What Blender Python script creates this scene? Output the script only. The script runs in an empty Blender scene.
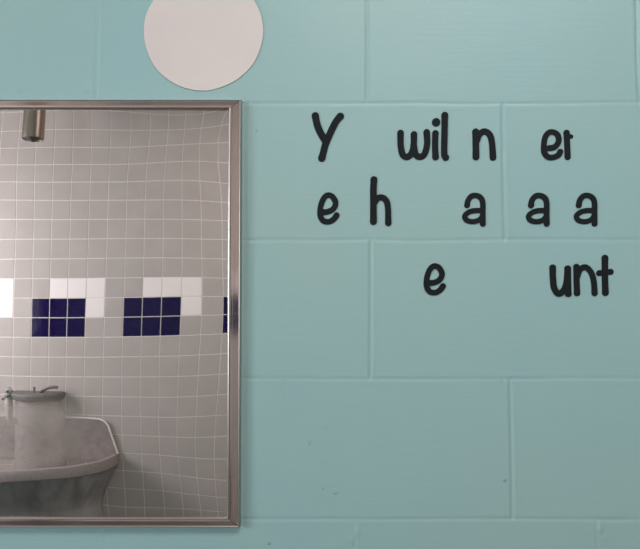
import bpy, bmesh, math, random
import numpy as np
from mathutils import Vector
random.seed(4)
sc = bpy.context.scene
C = sc.collection
PI = math.pi

# ---------------------------------------------------------------- camera
D, FPX, PITCH, CAMZ = 0.85, 582.0, math.radians(2.5), 1.5
cd = bpy.data.cameras.new('camera')
cam = bpy.data.objects.new('camera', cd); C.objects.link(cam)
cam.location = (0, -D, CAMZ)
cam.rotation_euler = (PI/2 + PITCH, 0, 0)
cd.sensor_fit = 'HORIZONTAL'; cd.sensor_width = 36.0
cd.lens = 36.0*FPX/640.0
cd.clip_start = 0.02
sc.camera = cam

# ---------------------------------------------------------------- light and exposure
sc.view_settings.view_transform = 'Standard'
sc.view_settings.look = 'None'
sc.view_settings.gamma = 1.0
sc.view_settings.exposure = -0.02
w = bpy.data.worlds.new('sky'); sc.world = w; w.use_nodes = True
w.node_tree.nodes['Background'].inputs[0].default_value = (0.75, 0.85, 1.0, 1)
w.node_tree.nodes['Background'].inputs[1].default_value = 1.2

def area(name, loc, rot, sx, sy, power, col):
    l = bpy.data.lights.new(name, 'AREA'); l.shape = 'RECTANGLE'
    l.size = sx; l.size_y = sy; l.energy = power; l.color = col
    o = bpy.data.objects.new(name, l); C.objects.link(o)
    o.location = loc; o.rotation_euler = rot
    return o
# daylight through the window in the left wall (light sits in the window opening)
area('window_daylight', (-2.525, -1.55, 1.65), (0, -PI/2, 0), 1.06, 0.86, 44.0, (0.86, 0.94, 1.0))
area('small_window_daylight', (-2.525, -0.33, 1.51), (0, -PI/2, 0), 0.58, 0.28, 0.9, (0.84, 0.93, 1.0))
# ceiling fluorescent panel
area('ceiling_panel_light', (0.45, -1.25, 2.735), (0, 0, 0), 1.15, 0.56, 22.0, (1.0, 0.955, 0.93))

# ---------------------------------------------------------------- helpers
def nodes_mat(name):
    m = bpy.data.materials.new(name); m.use_nodes = True
    nt = m.node_tree
    return m, nt, nt.nodes['Principled BSDF']
def lin(c):
    return tuple(((v/255)/12.92 if v/255 <= 0.04045 else ((v/255+0.055)/1.055)**2.4) for v in c) + (1,)
def mat(name, rgb, rough=0.5, metal=0.0, spec=0.5, noise=None, bump=None, coords='Object', stretch=(1,1,1)):
    m, nt, b = nodes_mat(name)
    b.inputs['Base Color'].default_value = lin(rgb)
    b.inputs['Roughness'].default_value = rough
    b.inputs['Metallic'].default_value = metal
    b.inputs['Specular IOR Level'].default_value = spec
    tc = nt.nodes.new('ShaderNodeTexCoord'); mp = nt.nodes.new('ShaderNodeMapping')
    mp.inputs['Scale'].default_value = stretch
    nt.links.new(tc.outputs[coords], mp.inputs[0])
    if noise:
        scale, rgb2, amt = noise
        n = nt.nodes.new('ShaderNodeTexNoise'); n.inputs['Scale'].default_value = scale; n.inputs['Detail'].default_value = 5
        nt.links.new(mp.outputs[0], n.inputs['Vector'])
        r = nt.nodes.new('ShaderNodeValToRGB')
        r.color_ramp.elements[0].position = 0.5-amt; r.color_ramp.elements[1].position = 0.5+amt
        r.color_ramp.elements[0].color = lin(rgb); r.color_ramp.elements[1].color = lin(rgb2)
        nt.links.new(n.outputs['Fac'], r.inputs[0]); nt.links.new(r.outputs[0], b.inputs['Base Color'])
    if bump:
        scale, dist, st = bump
        n = nt.nodes.new('ShaderNodeTexNoise'); n.inputs['Scale'].default_value = scale; n.inputs['Detail'].default_value = 3
        nt.links.new(mp.outputs[0], n.inputs['Vector'])
        bp = nt.nodes.new('ShaderNodeBump'); bp.inputs['Distance'].default_value = dist; bp.inputs['Strength'].default_value = st
        nt.links.new(n.outputs['Fac'], bp.inputs['Height']); nt.links.new(bp.outputs[0], b.inputs['Normal'])
    return m

def mesh_obj(name, verts, faces, m=None, parent=None, smooth=False):
    me = bpy.data.meshes.new(name)
    me.from_pydata([tuple(v) for v in verts], [], faces); me.update()
    if smooth: me.shade_smooth()
    for mm in (m if isinstance(m, (list, tuple)) else [m]):
        if mm: me.materials.append(mm)
    o = bpy.data.objects.new(name, me); C.objects.link(o)
    if parent: o.parent = parent
    return o
def bm_obj(name, bm, m=None, parent=None, smooth=False, bevel=0, seg=2):
    if bevel:
        es = [e for e in bm.edges if e.is_manifold and e.calc_face_angle(0) > 0.6]
        bmesh.ops.bevel(bm, geom=es, offset=bevel, segments=seg, affect='EDGES', profile=0.5)
    bmesh.ops.recalc_face_normals(bm, faces=bm.faces)
    me = bpy.data.meshes.new(name); bm.to_mesh(me); bm.free()
    if smooth:
        me.shade_smooth(); me.set_sharp_from_angle(angle=math.radians(35))
    for mm in (m if isinstance(m, (list, tuple)) else [m]):
        if mm: me.materials.append(mm)
    o = bpy.data.objects.new(name, me); C.objects.link(o)
    if parent: o.parent = parent
    return o
def box(bm, x0, x1, y0, y1, z0, z1):
    v = [bm.verts.new(p) for p in ((x0,y0,z0),(x1,y0,z0),(x1,y1,z0),(x0,y1,z0),(x0,y0,z1),(x1,y0,z1),(x1,y1,z1),(x0,y1,z1))]
    for f in ((0,3,2,1),(4,5,6,7),(0,1,5,4),(1,2,6,5),(2,3,7,6),(3,0,4,7)): bm.faces.new([v[i] for i in f])
def lathe(bm, prof, n=32, a0=0.0, a1=2*PI, c=(0,0), closed_prof=False):
    full = abs(a1-a0-2*PI) < 1e-6
    rings = []
    steps = n if full else n+1
    for k in range(steps):
        a = a0+(a1-a0)*k/n
        rings.append([bm.verts.new((c[0]+r*math.cos(a), c[1]+r*math.sin(a), z)) for r, z in prof])
    for k in range(n):
        A, B = rings[k], rings[(k+1) % steps]
        L = len(prof)
        for i in range(L if closed_prof else L-1):
            j = (i+1) % L
            bm.faces.new((A[i], A[j], B[j], B[i]))
    return rings
def tube(bm, pts, r, n=10, cap=True):
    pts = [Vector(p) for p in pts]; rings = []
    up = Vector((0.13, 0.31, 0.94))
    for i, p in enumerate(pts):
        t = (pts[min(i+1, len(pts)-1)]-pts[max(i-1, 0)]).normalized()
        a = t.cross(up).normalized(); b = t.cross(a)
        rr = r[i] if isinstance(r, (list, tuple)) else r
        rings.append([bm.verts.new(p+a*rr*math.cos(2*PI*k/n)+b*rr*math.sin(2*PI*k/n)) for k in range(n)])
    for A, B in zip(rings, rings[1:]):
        for k in range(n): bm.faces.new((A[k], A[(k+1) % n], B[(k+1) % n], B[k]))
    if cap:
        bm.faces.new(rings[0][::-1]); bm.faces.new(rings[-1])
def empty(name, loc=(0,0,0)):
    o = bpy.data.objects.new(name, None); C.objects.link(o); o.location = loc; o.empty_display_size = 0.05
    return o
def tag(o, label, cat, group=None):
    o['label'] = label; o['category'] = cat
    if group: o['group'] = group
    return o
def struct(o):
    o['kind'] = 'structure'; return o

# a point of the painted wall (plane y = 0) for a point of the photograph
def W(px, py, yp=0.0):
    a, b = (px-320)/FPX, (274.5-py)/FPX
    dy = math.cos(PITCH)-b*math.sin(PITCH); dz = math.sin(PITCH)+b*math.cos(PITCH)
    t = (D+yp)/dy
    return a*t, CAMZ+dz*t

# ---------------------------------------------------------------- materials
TEAL = (150, 184, 180)
def paint_material():
    m, nt, b = nodes_mat('teal_wall_paint')
    N, L = nt.nodes, nt.links
    tc = N.new('ShaderNodeTexCoord')
    n1 = N.new('ShaderNodeTexNoise'); n1.inputs['Scale'].default_value = 2.2; n1.inputs['Detail'].default_value = 4
    L.new(tc.outputs['Object'], n1.inputs['Vector'])
    r = N.new('ShaderNodeValToRGB')
    r.color_ramp.elements[0].position = .35; r.color_ramp.elements[1].position = .65
    r.color_ramp.elements[0].color = lin((147, 180, 182)); r.color_ramp.elements[1].color = lin((152, 181, 179))
    L.new(n1.outputs['Fac'], r.inputs[0])
    at = N.new('ShaderNodeAttribute'); at.attribute_name = 'chip'
    mx = N.new('ShaderNodeMix'); mx.data_type = 'RGBA'
    L.new(at.outputs['Fac'], mx.inputs['Factor']); L.new(r.outputs[0], mx.inputs['A'])
    mx.inputs['B'].default_value = lin((70, 90, 92))
    L.new(mx.outputs['Result'], b.inputs['Base Color'])
    b.inputs['Roughness'].default_value = 0.42
    b.inputs['Specular IOR Level'].default_value = 0.35
    mp = N.new('ShaderNodeMapping'); mp.inputs['Scale'].default_value = (6, 1, 60)
    L.new(tc.outputs['Object'], mp.inputs[0])
    n2 = N.new('ShaderNodeTexNoise'); n2.inputs['Scale'].default_value = 3.0; n2.inputs['Detail'].default_value = 3
    L.new(mp.outputs[0], n2.inputs['Vector'])
    n3 = N.new('ShaderNodeTexNoise'); n3.inputs['Scale'].default_value = 260; n3.inputs['Detail'].default_value = 2
    L.new(tc.outputs['Object'], n3.inputs['Vector'])
    ad = N.new('ShaderNodeMath'); ad.operation = 'MULTIPLY_ADD'; ad.inputs[1].default_value = 0.5
    L.new(n3.outputs['Fac'], ad.inputs[0]); L.new(n2.outputs['Fac'], ad.inputs[2])
    bp = N.new('ShaderNodeBump'); bp.inputs['Distance'].default_value = 0.0004; bp.inputs['Strength'].default_value = 0.5
    L.new(ad.outputs[0], bp.inputs['Height']); L.new(bp.outputs[0], b.inputs['Normal'])
    return m
M_teal = paint_material()
M_teal_plain = mat('teal_side_paint', TEAL, 0.45, noise=(3, (154, 185, 178), .15))
M_dot = mat('pinkish_white_paint', (214, 202, 199), 0.5, noise=(9, (209, 197, 195), .15), bump=(60, .0004, .4))
M_vinyl = mat('black_vinyl', (25, 28, 31), 0.7, spec=.15, bump=(300, .0002, .3))
M_tile = mat('grey_glazed_tile', (191, 175, 169), 0.13, noise=(7, (185, 169, 163), .2), bump=(14, .002, .25))
M_white = mat('white_glazed_tile', (248, 230, 226), 0.12, bump=(14, .002, .25))
M_blue = mat('navy_glazed_tile', (26, 8, 56), 0.08, spec=.35, noise=(30, (31, 17, 66), .2), bump=(14, .002, .3))
M_grout = mat('pale_grout', (232, 217, 209), 0.8, noise=(40, (220, 205, 198), .2))
M_frame = mat('brushed_steel_frame', (214, 200, 196), 0.09, 1.0, bump=(40, .0002, .1), stretch=(1, 1, 1))
M_bead = mat('satin_steel_bead', (184, 171, 166), 0.36, 1.0)
M_fount = mat('grey_speckled_terrazzo', (138, 124, 121), 0.45, noise=(160, (164, 148, 144), .16), bump=(30, .001, .3))
M_fin = mat('brown_grey_basin_finish', (160, 143, 138), 0.5, noise=(22, (138, 124, 120), .2))
M_under = mat('dark_grey_basin_skirt', (190, 178, 175), 0.4, noise=(14, (140, 131, 130), .2), stretch=(1, 1, .12))
M_soap = mat('cream_plastic', (205, 190, 182), .4)
M_head = mat('dull_grey_spray_head', (112, 103, 100), 0.6, noise=(60, (96, 88, 85), .2))
M_chrome = mat('chrome', (205, 200, 196), 0.08, 1.0)
M_steel = mat('satin_steel', (204, 182, 167), 0.36, 1.0, noise=(24, (150, 132, 120), .2), stretch=(1, 1, .1))
M_darkhole = mat('dark_lamp_interior', (40, 34, 30), 0.4)
M_trimline = mat('white_sealant', (232, 224, 216), 0.5)
M_floor = mat('grey_floor_tile', (88, 80, 77), 0.4, noise=(20, (76, 70, 67), .2))
M_ceil = mat('off_white_ceiling_paint', (205, 200, 194), 0.9, bump=(90, .002, .4))
M_alu = mat('white_window_paint', (205, 205, 202), 0.4)
m, nt, b = nodes_mat('window_glass'); b.inputs['Transmission Weight'].default_value = 1; b.inputs['Roughness'].default_value = 0.02; b.inputs['IOR'].default_value = 1.1
M_glass = m
m, nt, b = nodes_mat('lit_diffuser'); b.inputs['Emission Color'].default_value = (1, .96, .92, 1); b.inputs['Emission Strength'].default_value = 3; b.inputs['Base Color'].default_value = (.9, .9, .88, 1)
M_lit = m

def mirror_material():
    m, nt, b = nodes_mat('mirror_sheet')
    N, L = nt.nodes, nt.links
    b.inputs['Metallic'].default_value = 1
    b.inputs['Base Color'].default_value = (0.84, 0.80, 0.79, 1)
    # wiped greasy smear on the lower left of the sheet
    tc = N.new('ShaderNodeTexCoord')
    sx = N.new('ShaderNodeSeparateXYZ'); L.new(tc.outputs['Object'], sx.inputs[0])
    def sm(sock, a, bb, inv=False):
        r = N.new('ShaderNodeMapRange'); r.interpolation_type = 'SMOOTHSTEP'
        r.inputs['From Min'].default_value = a; r.inputs['From Max'].default_value = bb
        if inv: r.inputs['To Min'].default_value = 1; r.inputs['To Max'].default_value = 0
        L.new(sock, r.inputs['Value']); return r.outputs[0]
    def mul(a, c):
        q = N.new('ShaderNodeMath'); q.operation = 'MULTIPLY'; L.new(a, q.inputs[0])
        if isinstance(c, float): q.inputs[1].default_value = c
        else: L.new(c, q.inputs[1])
        return q.outputs[0]
    fx = sm(sx.outputs['X'], -0.385, -0.31, True)
    fz = mul(sm(sx.outputs['Z'], 1.235, 1.285), sm(sx.outputs['Z'], 1.335, 1.375, True))
    n = N.new('ShaderNodeTexNoise'); n.inputs['Scale'].default_value = 12; n.inputs['Detail'].default_value = 3
    L.new(tc.outputs['Object'], n.inputs['Vector'])
    nn = sm(n.outputs['Fac'], 0.0, 0.75)
    f = mul(mul(fx, fz), nn)
    dif = N.new('ShaderNodeBsdfDiffuse'); dif.inputs['Color'].default_value = lin((178, 166, 160))
    ms = N.new('ShaderNodeMixShader'); L.new(mul(f, 0.68), ms.inputs[0])
    L.new(b.outputs[0], ms.inputs[1]); L.new(dif.outputs[0], ms.inputs[2])
    ad = N.new('ShaderNodeMath'); ad.operation = 'ADD'; ad.inputs[1].default_value = 0.012
    L.new(mul(f, 0.02), ad.inputs[0]); L.new(ad.outputs[0], b.inputs['Roughness'])
    L.new(ms.outputs[0], N['Material Output'].inputs['Surface'])
    return m
M_mirror = mirror_material()

# ---------------------------------------------------------------- room
XL, XR, YB, ZC = -2.5, 1.75, -2.28, 2.80
# painted block wall: relief with mortar joints, sealant ridge round the mirror, runs and chips
jz = [W(320, y)[1] for y in (103, 240, 378.5, 519)]
pitch = (jz[0]-jz[3])/3
rows = [jz[0]+pitch*k for k in (6,5,4,3,2,1)] + jz + [jz[3]-pitch*k for k in (1,2,3,4,5)]
row_seed = {6: (97, 367, 637.5), 7: (504,), 8: (98, 370.5), 9: (511.5,), 10: (102, 355, 598)}
BL = 0.4
def verticals(ri):     # joints of the course whose TOP joint is rows[ri-1]
    ys = {6: 50, 7: 170, 8: 310, 9: 450, 10: 560}
    if ri in row_seed: base = [W(x, ys[ri])[0] for x in row_seed[ri]]
    else: base = [W(367 if ri % 2 == 0 else 505, 275)[0]]
    out = list(base)
    x = min(base)-BL
    while x > XL: out.append(x); x -= BL
    x = max(base)+BL
    while x < XR: out.append(x); x += BL
    return out
courses = []
edges_z = [ZC+.2] + rows + [-.2]
for i in range(len(edges_z)-1):
    courses.append((edges_z[i+1], edges_z[i], verticals(i)))
allx = sorted({round(x, 4) for c in courses for x in c[2]})
def axis(lo, hi, dlo, dhi, dense, coarse, pts):
    s = set(np.round(np.arange(lo, hi, coarse), 5)) | set(np.round(np.arange(dlo, dhi, dense), 5)) | {lo, hi}
    for p in pts:
        if not (dlo < p < dhi):
            for q in (-.008, -.004, -.002, 0, .002, .004, .008):
                if lo < p+q < hi: s.add(round(p+q, 5))
    return np.array(sorted(s))
xs = axis(XL, XR, -.56, .56, .0021, .04, allx)
zs = axis(0, ZC, 1.06, 1.99, .0021, .04, rows)
X, Z = np.meshgrid(xs, zs)
rs = np.random.RandomState(7)
def vnoise(x, z, fx, fz, seed):
    r = np.random.RandomState(seed).rand(257, 257)
    u, v = x*fx+100, z*fz+100
    i, j = np.floor(u).astype(int), np.floor(v).astype(int)
    a, c = u-i, v-j; a = a*a*(3-2*a); c = c*c*(3-2*c)
    g = lambda p, q: r[p % 257, q % 257]
    return (g(i,j)*(1-a)+g(i+1,j)*a)*(1-c)+(g(i,j+1)*(1-a)+g(i+1,j+1)*a)*c
wob = (vnoise(X, Z, 14, 14, 1)-.5)*.0022
rough = vnoise(X, Z, 60, 60, 2)
H = np.zeros_like(X)            # recess depth, + goes into the wall
def groove(dist, wdt, dep): return dep*np.exp(-(dist/wdt)**2)
for r in rows: H += groove(Z-r+wob, .0016, .0006+.0004*rough) - groove(Z-r+wob+.006, .004, .00008)
for z0, z1, vx in courses:
    msk = 1/(1+np.exp(-np.clip((Z-z0)/.0012, -40, 40)))/(1+np.exp(-np.clip((z1-Z)/.0012, -40, 40)))
    wk = .3 if abs(z1-rows[9]) < 1e-6 else 1.0      # this course's end joints are nearly filled with paint
    for x in vx:
        H += wk*msk*(groove(X-x+wob, .0018, .0016+.0008*rough)-groove(X-x+wob-.0046, .0022, .0004)-groove(X-x+wob+.007, .004, .0002))
H += (vnoise(X, Z, 9, 9, 3)-.5)*.0007 + (vnoise(X, Z, 30, 30, 4)-.5)*.00015
mx1, mz1 = W(241.3, 99.3, -.012); _, mz0 = W(240, 527.8, -.012)
dxm, dzt, dzb = X-mx1, Z-mz1, mz0-Z
inz = (Z < mz1) & (Z > mz0-.004)
H -= np.where(inz, .0011*np.exp(-((dxm-.0105+wob)/.0035)**2), 0)
H += np.where(inz, .0002*np.exp(-((dxm-.003)/.003)**2), 0)
H -= np.where(X < mx1, .0006*np.exp(-((dzb-.006+wob)/.003)**2), 0)
def blob(px, py, dx, dz, amp, rx, rz):
    global H
    x, z = W(px, py); H -= amp*np.exp(-((X-x-dx)/rx)**2-((Z-z-dz)/rz)**2)
for p in ((357,533,.0014,.004,.007),(352,541,.0010,.003,.004),(600,529,.0015,.003,.006),(604,538,.0009,.003,.004),(103,532,.0012,.003,.006),
          (285,392,.0006,.002,.005),(372,240,.0006,.004,.004),(366,101,.0006,.004,.003)):
    blob(p[0], p[1], 0, 0, p[2], p[3], p[4])
chip = np.zeros_like(X)
for px, py, rx, rz, s in ((269,544,.0020,.0016,.8),(505,481,.0017,.0017,.8),(309.5,443.5,.0010,.0034,.75),(335,494,.0036,.0012,.55),(323,489,.0016,.0016,.5),
          (325,428,.0034,.0010,.35),(20,91.5,.006,.0009,.35),(88,91.5,.0036,.0009,.35),(256.5,131,.0016,.0018,.45),(501,381,.002,.0012,.45),(489,133,.002,.001,.2),(285,381,.002,.001,.4)):
    x, z = W(px, py); g = np.exp(-((X-x)/rx)**2-((Z-z)/rz)**2); chip += s*g; H += .0007*s*g
nz, nx = X.shape
co = np.stack([X, H, Z], -1).reshape(-1, 3)
idx = np.arange(nz*nx).reshape(nz, nx)
F = np.stack([idx[:-1,:-1], idx[:-1,1:], idx[1:,1:], idx[1:,:-1]], -1).reshape(-1, 4)
base = len(co)
back = np.array([(XL,.12,0),(XR,.12,0),(XR,.12,ZC),(XL,.12,ZC)])
co = np.vstack([co, back])
c0, c1, c2, c3 = idx[0,0], idx[0,-1], idx[-1,-1], idx[-1,0]
faces = F.tolist() + [[base, base+3, base+2, base+1]]
me = bpy.data.meshes.new('wall_front')
me.from_pydata(co.tolist(), [], faces); me.update()
me.shade_smooth()
at = me.attributes.new('chip', 'FLOAT', 'POINT')
vals = np.zeros(len(co), dtype=np.float32); vals[:base] = np.clip(chip, 0, 1).ravel()
at.data.foreach_set('value', vals)
me.materials.append(M_teal)
wf = bpy.data.objects.new('wall_front', me); C.objects.link(wf); struct(wf)

# tiled wall opposite: every tile a bevelled face over the grout bed, colours by course
S, TX0, TZ0 = 0.108, -1.6585, 2.614
g = 0.0022
verts, faces, mi = [], [], []
def quad(pts, k):
    b0 = len(verts); verts.extend(pts); faces.append(tuple(range(b0, b0+4))); mi.append(k)
quad([(XR, YB, 0), (XL, YB, 0), (XL, YB, ZC), (XR, YB, ZC)], 0)
for z0_, z1_, yy in ((0, ZC, YB-.1),): quad([(XL, yy, 0), (XR, yy, 0), (XR, yy, ZC), (XL, yy, ZC)], 0)
i0 = math.floor((XL-TX0)/S); i1 = math.ceil((XR-TX0)/S)
for i in range(i0, i1):
    for j in range(-2, 25):
        xa, xb = max(TX0+S*i+g, XL), min(TX0+S*(i+1)-g, XR)
        zb, za = min(TZ0-S*j-g, ZC), max(TZ0-S*(j+1)+g, 0)
        if xb-xa < .01 or zb-za < .01: continue
        c = i % 5; k = 1
        if j in (10, 11) and c in (1, 2, 3): k = 3
        elif j == 9 and c in (2, 3, 4): k = 2
        elif j == 10 and c == 4: k = 2
        t, e = .0013, .0009
        b0 = len(verts)
        jt = [random.uniform(-.00012, .00012) for _ in range(4)]
        verts.extend([(xa, YB, za), (xb, YB, za), (xb, YB, zb), (xa, YB, zb),
                      (xa+e, YB+t+jt[0], za+e), (xb-e, YB+t+jt[1], za+e), (xb-e, YB+t+jt[2], zb-e), (xa+e, YB+t+jt[3], zb-e)])
        for f in ((4,7,6,5), (0,4,5,1), (1,5,6,2), (2,6,7,3), (3,7,4,0)):
            faces.append(tuple(b0+q for q in f)); mi.append(k)
wb = mesh_obj('wall_back', verts, faces, [M_grout, M_tile, M_white, M_blue])
wb.data.polygons.foreach_set('material_index', mi); struct(wb)

bm = bmesh.new(); box(bm, XL-.12, XR+.12, YB-.1, .12, -.1, 0); struct(bm_obj('floor', bm, M_floor))
bm = bmesh.new(); box(bm, XL-.12, XR+.12, YB-.1, .12, ZC, ZC+.1); struct(bm_obj('ceiling', bm, M_ceil))
bm = bmesh.new(); box(bm, XR, XR+.12, YB, 0, 0, ZC); struct(bm_obj('wall_right', bm, M_teal_plain))
# left wall with the window opening
def loc_part(o, parent):
    o.parent = parent; o.location = -parent.location
    return o
wins = [(-2.02, -1.08, 1.08, 2.22), (-.50, -.16, 1.19, 1.83)]
(y0, y1, z0, z1), (v0, v1, u0, u1) = wins
bm = bmesh.new()
box(bm, XL-.12, XL, YB, y0, 0, ZC); box(bm, XL-.12, XL, y1, v0, 0, ZC); box(bm, XL-.12, XL, v1, 0, 0, ZC)
box(bm, XL-.12, XL, y0, y1, 0, z0); box(bm, XL-.12, XL, y0, y1, z1, ZC)
box(bm, XL-.12, XL, v0, v1, 0, u0); box(bm, XL-.12, XL, v0, v1, u1, ZC)
struct(bm_obj('wall_left', bm, M_teal_plain))
for n_, (wy0, wy1, wz0, wz1) in enumerate(wins):
    win = empty('window_%d' % (n_+1), (XL-.06, (wy0+wy1)/2, wz0)); struct(win)
    bm = bmesh.new()
    for a in ((wy0, wy0+.03, wz0, wz1), (wy1-.03, wy1, wz0, wz1), (wy0+.03, wy1-.03, wz0, wz0+.03), (wy0+.03, wy1-.03, wz1-.03, wz1), ((wy0+wy1)/2-.012, (wy0+wy1)/2+.012, wz0+.03, wz1-.03)):
        box(bm, XL-.085, XL-.045, *a)
    loc_part(bm_obj('window_frame', bm, M_alu), win)
    bm = bmesh.new(); box(bm, XL-.068, XL-.064, wy0+.025, wy1-.025, wz0+.025, wz1-.025); loc_part(bm_obj('window_pane', bm, M_glass), win)

# ---------------------------------------------------------------- ceiling panel lamp
t = tag(empty('ceiling_light', (.45, -1.25, ZC)), 'wide white fluorescent panel fixed to the ceiling', 'ceiling light')
bm = bmesh.new()
for a in ((-.16,-.13,-1.56,-.94),(1.03,1.06,-1.56,-.94),(-.13,1.03,-1.56,-1.54),(-.13,1.03,-.96,-.94)): box(bm, *a, ZC-.055, ZC)
loc_part(bm_obj('lamp_housing', bm, M_alu), t)
bm = bmesh.new(); box(bm, -.13, 1.03, -1.54, -.96, ZC-.05, ZC-.03); loc_part(bm_obj('diffuser', bm, M_lit), t)

# ---------------------------------------------------------------- steel cylinder lamp seen in the mirror
t = tag(empty('cylinder_lamp', (-1.43, -2.0, ZC)), 'brown-grey metal cylinder hanging down, reflected at the top left of the mirror', 'lamp')
zb = 2.365; R_ = .056
bm = bmesh.new()
lathe(bm, [(R_-.004, zb+.03), (R_-.004, zb), (R_-.001, zb-.001), (R_, zb+.003), (R_, ZC-.02)], 48, c=(-1.43, -2.0))
loc_part(bm_obj('lamp_body', bm, M_steel, smooth=True), t)
bm = bmesh.new()
lathe(bm, [(R_+.012, ZC), (R_+.012, ZC-.016), (R_+.006, ZC-.02), (.0005, ZC-.021)], 48, c=(-1.43, -2.0))
loc_part(bm_obj('ceiling_plate', bm, M_steel, smooth=True), t)
bm = bmesh.new()
lathe(bm, [(R_-.004, zb+.004), (.036, zb+.002), (.022, zb-.008), (.008, zb-.016), (.0004, zb-.018)], 40, c=(-1.43, -2.0))
loc_part(bm_obj('lens', bm, M_darkhole, smooth=True), t)

# ---------------------------------------------------------------- wash fountain seen in the mirror
FX, FY, FR, RZ = -1.49, YB+.003, .457, .665
t = tag(empty('wash_fountain', (FX, FY, 0)), 'half-round grey wash fountain against the tiled wall, reflected in the mirror', 'wash basin')
A0, A1 = 0.0, PI
def half(name, prof, m, parent, n=64, close_back=True, **k):
    bm = bmesh.new()
    rings = lathe(bm, prof, n, A0, A1, c=(FX, FY))
    if close_back and k.get('solid', True):
        bm.faces.new(rings[0]); bm.faces.new(rings[-1][::-1])
        lo = [r[0] for r in rings]; hi = [r[-1] for r in rings]
        if (lo[0].co-hi[0].co).length > .01 and prof[0][0] > .01: bm.faces.new(lo[::-1])
        if prof[-1][0] > .01: bm.faces.new(hi)
    o = bm_obj(name, bm, m, smooth=True); loc_part(o, parent); return o
# rolled rim (closed ring section)
bm = bmesh.new()
pr = [(FR-.004, RZ), (FR, RZ-.006), (FR, RZ-.060), (FR-.006, RZ-.066), (FR-.026, RZ-.066), (FR-.030, RZ-.02), (FR-.028, RZ-.004), (FR-.022, RZ)]
rg = lathe(bm, pr, 72, A0, A1, c=(FX, FY), closed_prof=True)
bm.faces.new(rg[0]); bm.faces.new(rg[-1][::-1])
loc_part(bm_obj('rim', bm, M_fount, smooth=True), t)
# inner bowl
half('bowl', [(FR-.027, RZ-.006), (FR-.05, RZ-.05), (FR-.10, RZ-.105), (FR-.2, RZ-.14), (.12, RZ-.155), (.12, RZ-.17), (FR-.19, RZ-.155), (FR-.09, RZ-.12), (FR-.028, RZ-.06)], M_fin, t, close_back=False)
# skirt
half('skirt', [(FR-.012, RZ-.064), (FR-.045, RZ-.14), (FR-.085, RZ-.22), (FR-.108, RZ-.27), (FR-.115, RZ-.30), (FR-.118, .06), (FR-.11, .03), (FR-.11, 0.0)], M_under, t, solid=False)
# back splash with rounded falling corners
bm = bmesh.new()
def outline(off):
    pts = []
    for s in (1, -1):
        c = [(FR-off, RZ-.05), (FR-off, RZ), (FR-.036-off, RZ+.12), (FR-.05-off, RZ+.165), (FR-.07-off, RZ+.188-off*.6), (FR-.10-off*.5, RZ+.2-off), (FR-.16, RZ+.204-off)]
        pts.append([(FX+s*a, z) for a, z in c])
    return pts[0] + pts[1][::-1]
o1 = outline(0)
fr = [bm.verts.new((x, FY+.014, z)) for x, z in o1]; bk = [bm.verts.new((x, FY, z)) for x, z in o1]
bm.faces.new(fr); bm.faces.new(bk[::-1])
n = len(fr)
for k in range(n): bm.faces.new((fr[k], bk[k], bk[(k+1) % n], fr[(k+1) % n]))
loc_part(bm_obj('back_splash', bm, M_fin), t)
bm = bmesh.new(); pts = [(x, FY+.012, z+.002) for x, z in o1[1:-1]]
tube(bm, pts, .0052, 8)
so = loc_part(bm_obj('sealant_bead', bm, M_trimline, smooth=True), t); so['label'] = 'white sealant line along the back splash edge'
# column
half('column', [(.15, RZ-.16), (.140, .72), (.136, .80), (.134, .985)], M_fin, t)
# spray head
half('spray_head', [(.140, .978), (.152, .984), (.157, .992), (.157, 1.010), (.150, 1.018), (.138, 1.020)], M_head, t)
sh = bpy.data.objects['spray_head']
bm = bmesh.new()
tube(bm, [(FX+.01, FY+.09, 1.018), (FX+.01, FY+.09, 1.040), (FX+.01, FY+.09, 1.054)], [.009, .006, .008], 12)
loc_part(bm_obj('knob', bm, M_chrome, smooth=True), t)
bm = bmesh.new()
pts = [(FX+.03+.105*q, FY+.06, 1.022+.030*math.sin(q*PI*.62)) for q in [k/12 for k in range(13)]]
tube(bm, pts, .0085, 12)
loc_part(bm_obj('spout', bm, M_head, smooth=True), t)
bm = bmesh.new()
tube(bm, [(FX-.150, FY+.07, .985), (FX-.150, FY+.07, 1.03), (FX-.150, FY+.075, 1.04)], [.022, .022, .014], 20)
tube(bm, [(FX-.150, FY+.08, 1.005), (FX-.150, FY+.125, 1.0), (FX-.150, FY+.14, .988)], [.012, .011, .009], 14)
loc_part(bm_obj('soap_valve', bm, M_chrome, smooth=True), t)
bm = bmesh.new()
tube(bm, [(FX-.145, FY+.085, .985), (FX-.145, FY+.085, .90), (FX-.145, FY+.085, .86)], [.021, .021, .014], 20)
o = loc_part(bm_obj('soap_bottle', bm, M_soap, smooth=True), t); o['label'] = 'pale soap bottle under the valve'
bm = bmesh.new(); tube(bm, [(FX-.06, FY+.152, .873), (FX-.06, FY+.16, .873)], .006, 12)
loc_part(bm_obj('rivet', bm, M_chrome, smooth=True), t)

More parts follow.
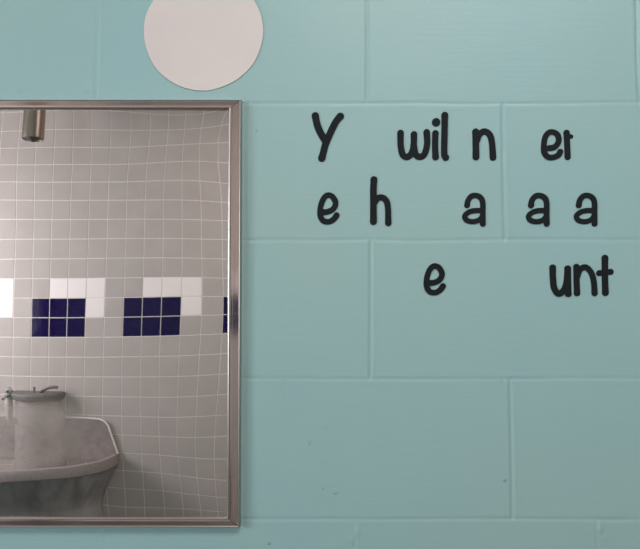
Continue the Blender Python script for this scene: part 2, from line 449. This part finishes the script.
# ---------------------------------------------------------------- mirror
MXL = mx1-.457                    # left edge, outside the picture
YM = -.009
wts = [0,-4,-18,-56,-86,-75,-257,-240,144,76,-101,-148,-4,108,0,-28,-112,-208,-258,-250,-437,-409,-381,-246,8,-45,488,601,57,5,-304,-452,-414,-494,-238,95,-475,-25,-172,-824,-317,37,299,445,-152,-450,-495,-474,-605,-807,-273,-485,-579,430,186,-126,87,103,-524,-451,-531,-531,-123,-403,-152,-416,223,-911,-528,210,-942,-1023,-403,-541,-153,-649,-540,-361,-502,-460,-300,-514,1153,-516,-422,215,826,-693,-692,-17,-183,-635,133,-232,-219,230,-835,253,823,-10,-2043,-99,20,-638,-251,178,-516,-383,43,-147,-1967,3077,1000,446,-580,980,-459,336,49,-417,-173,994,-1231,2047,529,-910]
cx = np.arange(-0.58, -0.05, 0.06); cz = np.arange(1.06, 1.86, 0.06); sg = 0.07
t = tag(empty('wall_mirror', ((MXL+mx1)/2, 0, mz0)), 'rectangular wall mirror in a brushed steel frame, reflecting a tiled wall', 'mirror')
FW = W(242.2, 300, -.012)[0]-W(229.2, 300, -.012)[0]      # width of the rails on the sides
FT, FB = mz1-W(150, 111)[1], W(150, 515)[1]-mz0
gx = np.arange(MXL+.006, mx1-.006, .004); gz = np.arange(mz0+.006, mz1-.006, .004)
GX, GZ = np.meshgrid(gx, gz)
hh = .5*(-.02413)*(GX+.25)**2+.5*.01358*(GZ-1.5)**2
k = 0
for a in cx:
    for c in cz:
        hh += wts[k]*1e-6*np.exp(-((GX-a)**2+(GZ-c)**2)/(2*sg*sg)); k += 1
vis = GX > -.47
hh -= hh[vis].mean()
nzm, nxm = GX.shape
co = np.stack([GX, YM+hh, GZ], -1).reshape(-1, 3).tolist()
idm = np.arange(nzm*nxm).reshape(nzm, nxm)
fa = np.stack([idm[:-1,:-1], idm[:-1,1:], idm[1:,1:], idm[1:,:-1]], -1).reshape(-1, 4).tolist()
glass = mesh_obj('mirror_sheet', co, fa, M_mirror, smooth=True)
loc_part(glass, t)
bm = bmesh.new(); box(bm, MXL+.004, mx1-.004, -.004, .003, mz0+.004, mz1-.004); loc_part(bm_obj('back_plate', bm, M_under), t)
# rail section: (distance inward from the outer edge as a fraction, height above the wall)
sec = [(0, .0), (0, .0128), (.03, .0148), (.07, .0160), (.10, .0163), (.13, .0159), (.16, .0147), (.19, .0146), (.21, .01461), (.60, .01485), (.63, .01486), (.66, .0148), (.77, .0144), (.79, .0144), (.82, .0153), (.85, .0164), (.90, .0168), (.95, .0163), (.985, .0150), (1.0, .0143), (1.0, .005)]
tl = W(239.8, 527.8, -.012)[0]-mx1       # small lean of the right rail
def rail(p0, p1, d0, d1):
    # p0,p1 outer corners; d0,d1 inward vectors to the inner corners
    bm = bmesh.new(); A, B = [], []
    for f, h in sec:
        A.append(bm.verts.new((p0[0]+d0[0]*f, -h*.7, p0[1]+d0[1]*f)))
        B.append(bm.verts.new((p1[0]+d1[0]*f, -h*.7, p1[1]+d1[1]*f)))
    for q in range(len(sec)-1):
        fc = bm.faces.new((A[q], A[q+1], B[q+1], B[q]))
        fc.material_index = 1 if (sec[q+1][0] <= .17 or sec[q][0] >= .78) else 0
    bm.faces.new(A); bm.faces.new(B[::-1])
    o = bm_obj('frame_rail', bm, [M_frame, M_bead], smooth=True)
    loc_part(o, t)
e = .0004
TL, TR, BR_, BL_ = (MXL, mz1), (mx1, mz1), (mx1+tl, mz0), (MXL, mz0)
rail((TL[0]+e, TL[1]), (TR[0]-e, TR[1]), (FW, -FT), (-FW, -FT))
rail((TR[0], TR[1]-e), (BR_[0], BR_[1]+e), (-FW, -FT), (-FW, FB))
rail((BR_[0]-e, BR_[1]), (BL_[0]+e, BL_[1]), (-FW, FB), (FW, FB))
rail((BL_[0], BL_[1]+e), (TL[0], TL[1]-e), (FW, FB), (FW, -FT))

# ---------------------------------------------------------------- painted dot
px0, pz0 = W(203.4, 32); rr = W(262.9, 32)[0]-px0
bm = bmesh.new(); n = 128; fv, bv = [], []
for k in range(n):
    a = 2*PI*k/n; r = rr*(1+.004*math.sin(3*a+1)+.003*math.sin(7*a)+.002*math.sin(13*a+2))
    fv.append((px0+r*math.cos(a), -.0014, pz0+r*math.sin(a))); bv.append((px0+r*math.cos(a), .0002, pz0+r*math.sin(a)))
F_ = [bm.verts.new(p) for p in fv]; B_ = [bm.verts.new(p) for p in bv]
bm.faces.new(F_[::-1]); bm.faces.new(B_)
for k in range(n): bm.faces.new((F_[k], F_[(k+1) % n], B_[(k+1) % n], B_[k]))
tag(bm_obj('wall_dot', bm, M_dot), 'large pinkish-white round dot on the teal wall above the mirror', 'wall decal')

# ---------------------------------------------------------------- black letters
def spline(pts, n=10):
    P = [Vector(p) for p in pts]
    if len(P) < 3: return [P[0].lerp(P[-1], k/n) for k in range(n+1)]
    out = []
    E = [P[0]*2-P[1]] + P + [P[-1]*2-P[-2]]
    for i in range(1, len(E)-2):
        a, b_, c, d = E[i-1], E[i], E[i+1], E[i+2]
        for k in range(n):
            s = k/n
            out.append(.5*((2*b_)+(c-a)*s+(2*a-5*b_+4*c-d)*s*s+(3*b_-a-3*c+d)*s*s*s))
    out.append(P[-1]); return out
def letter(strokes, label, group=None, cut=None):
    """strokes: list of (radius px, [(x,y)...] in photo points). A signed distance field gives one clean outline."""
    segs = []
    for r, pts in strokes:
        q = spline(pts) if len(pts) > 1 else [Vector(pts[0])]*2
        n = len(q)
        for k in range(n-1):
            # ends a little bulbous, as brushed
            def rad(kk):
                s = min(kk, n-1-kk)/max(1, n-1)
                return r*(1+.06*math.exp(-(s/.07)**2))
            segs.append((q[k].x, q[k].y, q[k+1].x, q[k+1].y, rad(k), rad(k+1)))
    ax = np.array(segs)
    x0, x1 = min(ax[:,0].min(), ax[:,2].min())-6, max(ax[:,0].max(), ax[:,2].max())+6
    y0, y1 = min(ax[:,1].min(), ax[:,3].min())-6, max(ax[:,1].max(), ax[:,3].max())+6
    st = .33
    gx_ = np.arange(x0, x1, st); gy_ = np.arange(y0, y1, st)
    GX_, GY_ = np.meshgrid(gx_, gy_)
    SD = np.full(GX_.shape, 1e9)
    for a, b_, c, d, r0, r1 in segs:
        ux, uy = c-a, d-b_; L2 = ux*ux+uy*uy
        tt = np.clip(((GX_-a)*ux+(GY_-b_)*uy)/L2, 0, 1) if L2 > 1e-9 else np.zeros_like(GX_)
        SD = np.minimum(SD, np.hypot(GX_-a-tt*ux, GY_-b_-tt*uy)-(r0+(r1-r0)*tt))
    if cut: SD = np.maximum(SD, cut(GX_, GY_))
    bm = bmesh.new(); cache = {}
    def vert(key, x, y):
        if key not in cache:
            X_, Z_ = W(x, y); cache[key] = bm.verts.new((X_, -.0011, Z_))
        return cache[key]
    ny, nx_ = SD.shape
    for j in range(ny-1):
        for i in range(nx_-1):
            cor = [(i, j), (i+1, j), (i+1, j+1), (i, j+1)]
            v = [SD[q[1], q[0]] for q in cor]
            if min(v) >= 0: continue
            poly = []
            for k in range(4):
                p, q = cor[k], cor[(k+1) % 4]; a, b_ = v[k], v[(k+1) % 4]
                if a < 0: poly.append(vert(p, gx_[p[0]], gy_[p[1]]))
                if (a < 0) != (b_ < 0):
                    s = min(max(a/(a-b_), .02), .98); key = (min(p, q), max(p, q))
                    poly.append(vert(key, gx_[p[0]]+(gx_[q[0]]-gx_[p[0]])*s, gy_[p[1]]+(gy_[q[1]]-gy_[p[1]])*s))
            if len(poly) >= 3:
                try: bm.faces.new(poly)
                except ValueError: pass
    bmesh.ops.dissolve_limit(bm, angle_limit=.001, verts=bm.verts, edges=bm.edges)
    ex = bmesh.ops.extrude_face_region(bm, geom=bm.faces[:])
    for e_ in ex['geom']:
        if isinstance(e_, bmesh.types.BMVert): e_.co.y = .0006
    o = bm_obj('vinyl_letter', bm, M_vinyl)
    # origin at the letter's own place
    me = o.data; n_ = len(me.vertices); a = np.empty(n_*3); me.vertices.foreach_get('co', a); a = a.reshape(-1, 3)
    c = np.array([(a[:,0].min()+a[:,0].max())/2, 0, a[:,2].min()])
    a -= c; me.vertices.foreach_set('co', a.ravel()); o.location = c
    tag(o, label, 'letter', group or 'black letters on the teal wall')
    return o
def Zm(ox, oy, s, pts): return [(ox+x/s, oy+y/s) for x, y in pts]
s1 = 7.84
letter([(3.5, Zm(300,105,s1,[(120,86),(138,165),(170,235),(205,290)])), (3.5, Zm(300,105,s1,[(316,90),(280,135),(240,215),(200,310),(185,365),(171,418)]))],
       'black capital Y starting the top line of letters')
s2 = 5.818
letter([(3.15, Zm(390,105,s2,[(61,164),(62,235),(72,285),(96,303),(122,285),(137,240),(139,172)])), (3.15, Zm(390,105,s2,[(137,235),(150,288),(176,302),(202,282),(216,225),(213,160)]))],
       'black letter w in the top line')
letter([(3.15, Zm(390,105,s2,[(264,166),(262,235),(265,303)])), (3.95, Zm(390,105,s2,[(268,101)]))], 'black dotted letter i between w and l in the top line')
letter([(3.2, Zm(390,105,s2,[(318,60),(317,150),(315,240),(316,290),(324,306)]))], 'tall black letter l beside the dotted i')
letter([(3.3, Zm(390,105,s2,[(498,157),(499,230),(500,302)])), (3.1, Zm(390,105,s2,[(502,212),(520,172),(548,154),(578,172),(592,215),(599,306)]))],
       'black letter n alone in the top line, near the vertical block joint')
s3 = 10.667
letter([(2.85, Zm(530,120,s3,[(200,302),(262,288),(305,225),(285,152),(215,130),(165,175),(147,260),(150,345),(190,395),(250,398),(300,375),(320,340)]))],
       'black letter e at the right end of the top line', )
letter([(2.95, Zm(530,120,s3,[(388,138),(392,220),(396,300),(400,394)])), (2.0, Zm(530,120,s3,[(400,175),(418,172),(436,178)]))],
       'narrow black letter r with its arm torn short, ending the top line')
def e_at(dx, dy, label):
    letter([(2.85, [(x+dx, y+dy) for x, y in Zm(300,170,6.4,[(146,270),(175,268),(212,250),(228,212),(208,172),(176,162),(150,185),(132,235),(130,290),(150,325),(185,331),(215,315),(234,290)])])], label)
e_at(0, 0, 'black letter e starting the middle line, under the Y')
letter([(3.3, Zm(300,170,6.4,[(473,62),(470,120),(470,200),(470,330)])), (3.0, Zm(300,170,6.4,[(473,215),(495,182),(525,176),(552,198),(563,245),(565,340)]))],
       'tall black letter h in the middle line')
def a_at(dx, label):
    letter([(2.75, [(x+dx, y) for x, y in Zm(440,175,7.111,[(192,216),(199,182),(222,152),(254,146),(286,160),(303,195),(304,270),(304,347)])]),
            (2.6, [(x+dx, y) for x, y in Zm(440,175,7.111,[(302,254),(250,253),(205,264),(176,292),(190,322),(235,332),(280,318),(302,292)])])], label)
a_at(0, 'black letter a in the middle line, left of the vertical block joint')
a_at(63.8, 'black letter a in the middle line, right of the block joint, under the e')
a_at(111.6, 'black letter a ending the middle line')
e_at(106.3, 70.8, 'black letter e standing alone in the bottom line')
s4 = 6.4
letter([(3.1, Zm(540,245,s4,[(80,145),(82,210),(90,275),(118,312),(150,290),(168,245),(176,180)])), (3.2, Zm(540,245,s4,[(176,152),(178,230),(180,312)]))],
       'black letter u starting the last letter group of the bottom line')
letter([(3.0, Zm(540,245,s4,[(232,140),(233,225),(236,308)])), (2.9, Zm(540,245,s4,[(236,205),(255,158),(290,142),(325,175),(343,235),(348,308)]))],
       'black letter n between u and t in the bottom line')
letter([(3.2, Zm(540,245,s4,[(414,84),(414,200),(417,305)])), (2.9, Zm(540,245,s4,[(378,180),(415,176),(450,172)]))],
       'black letter t ending the bottom line')
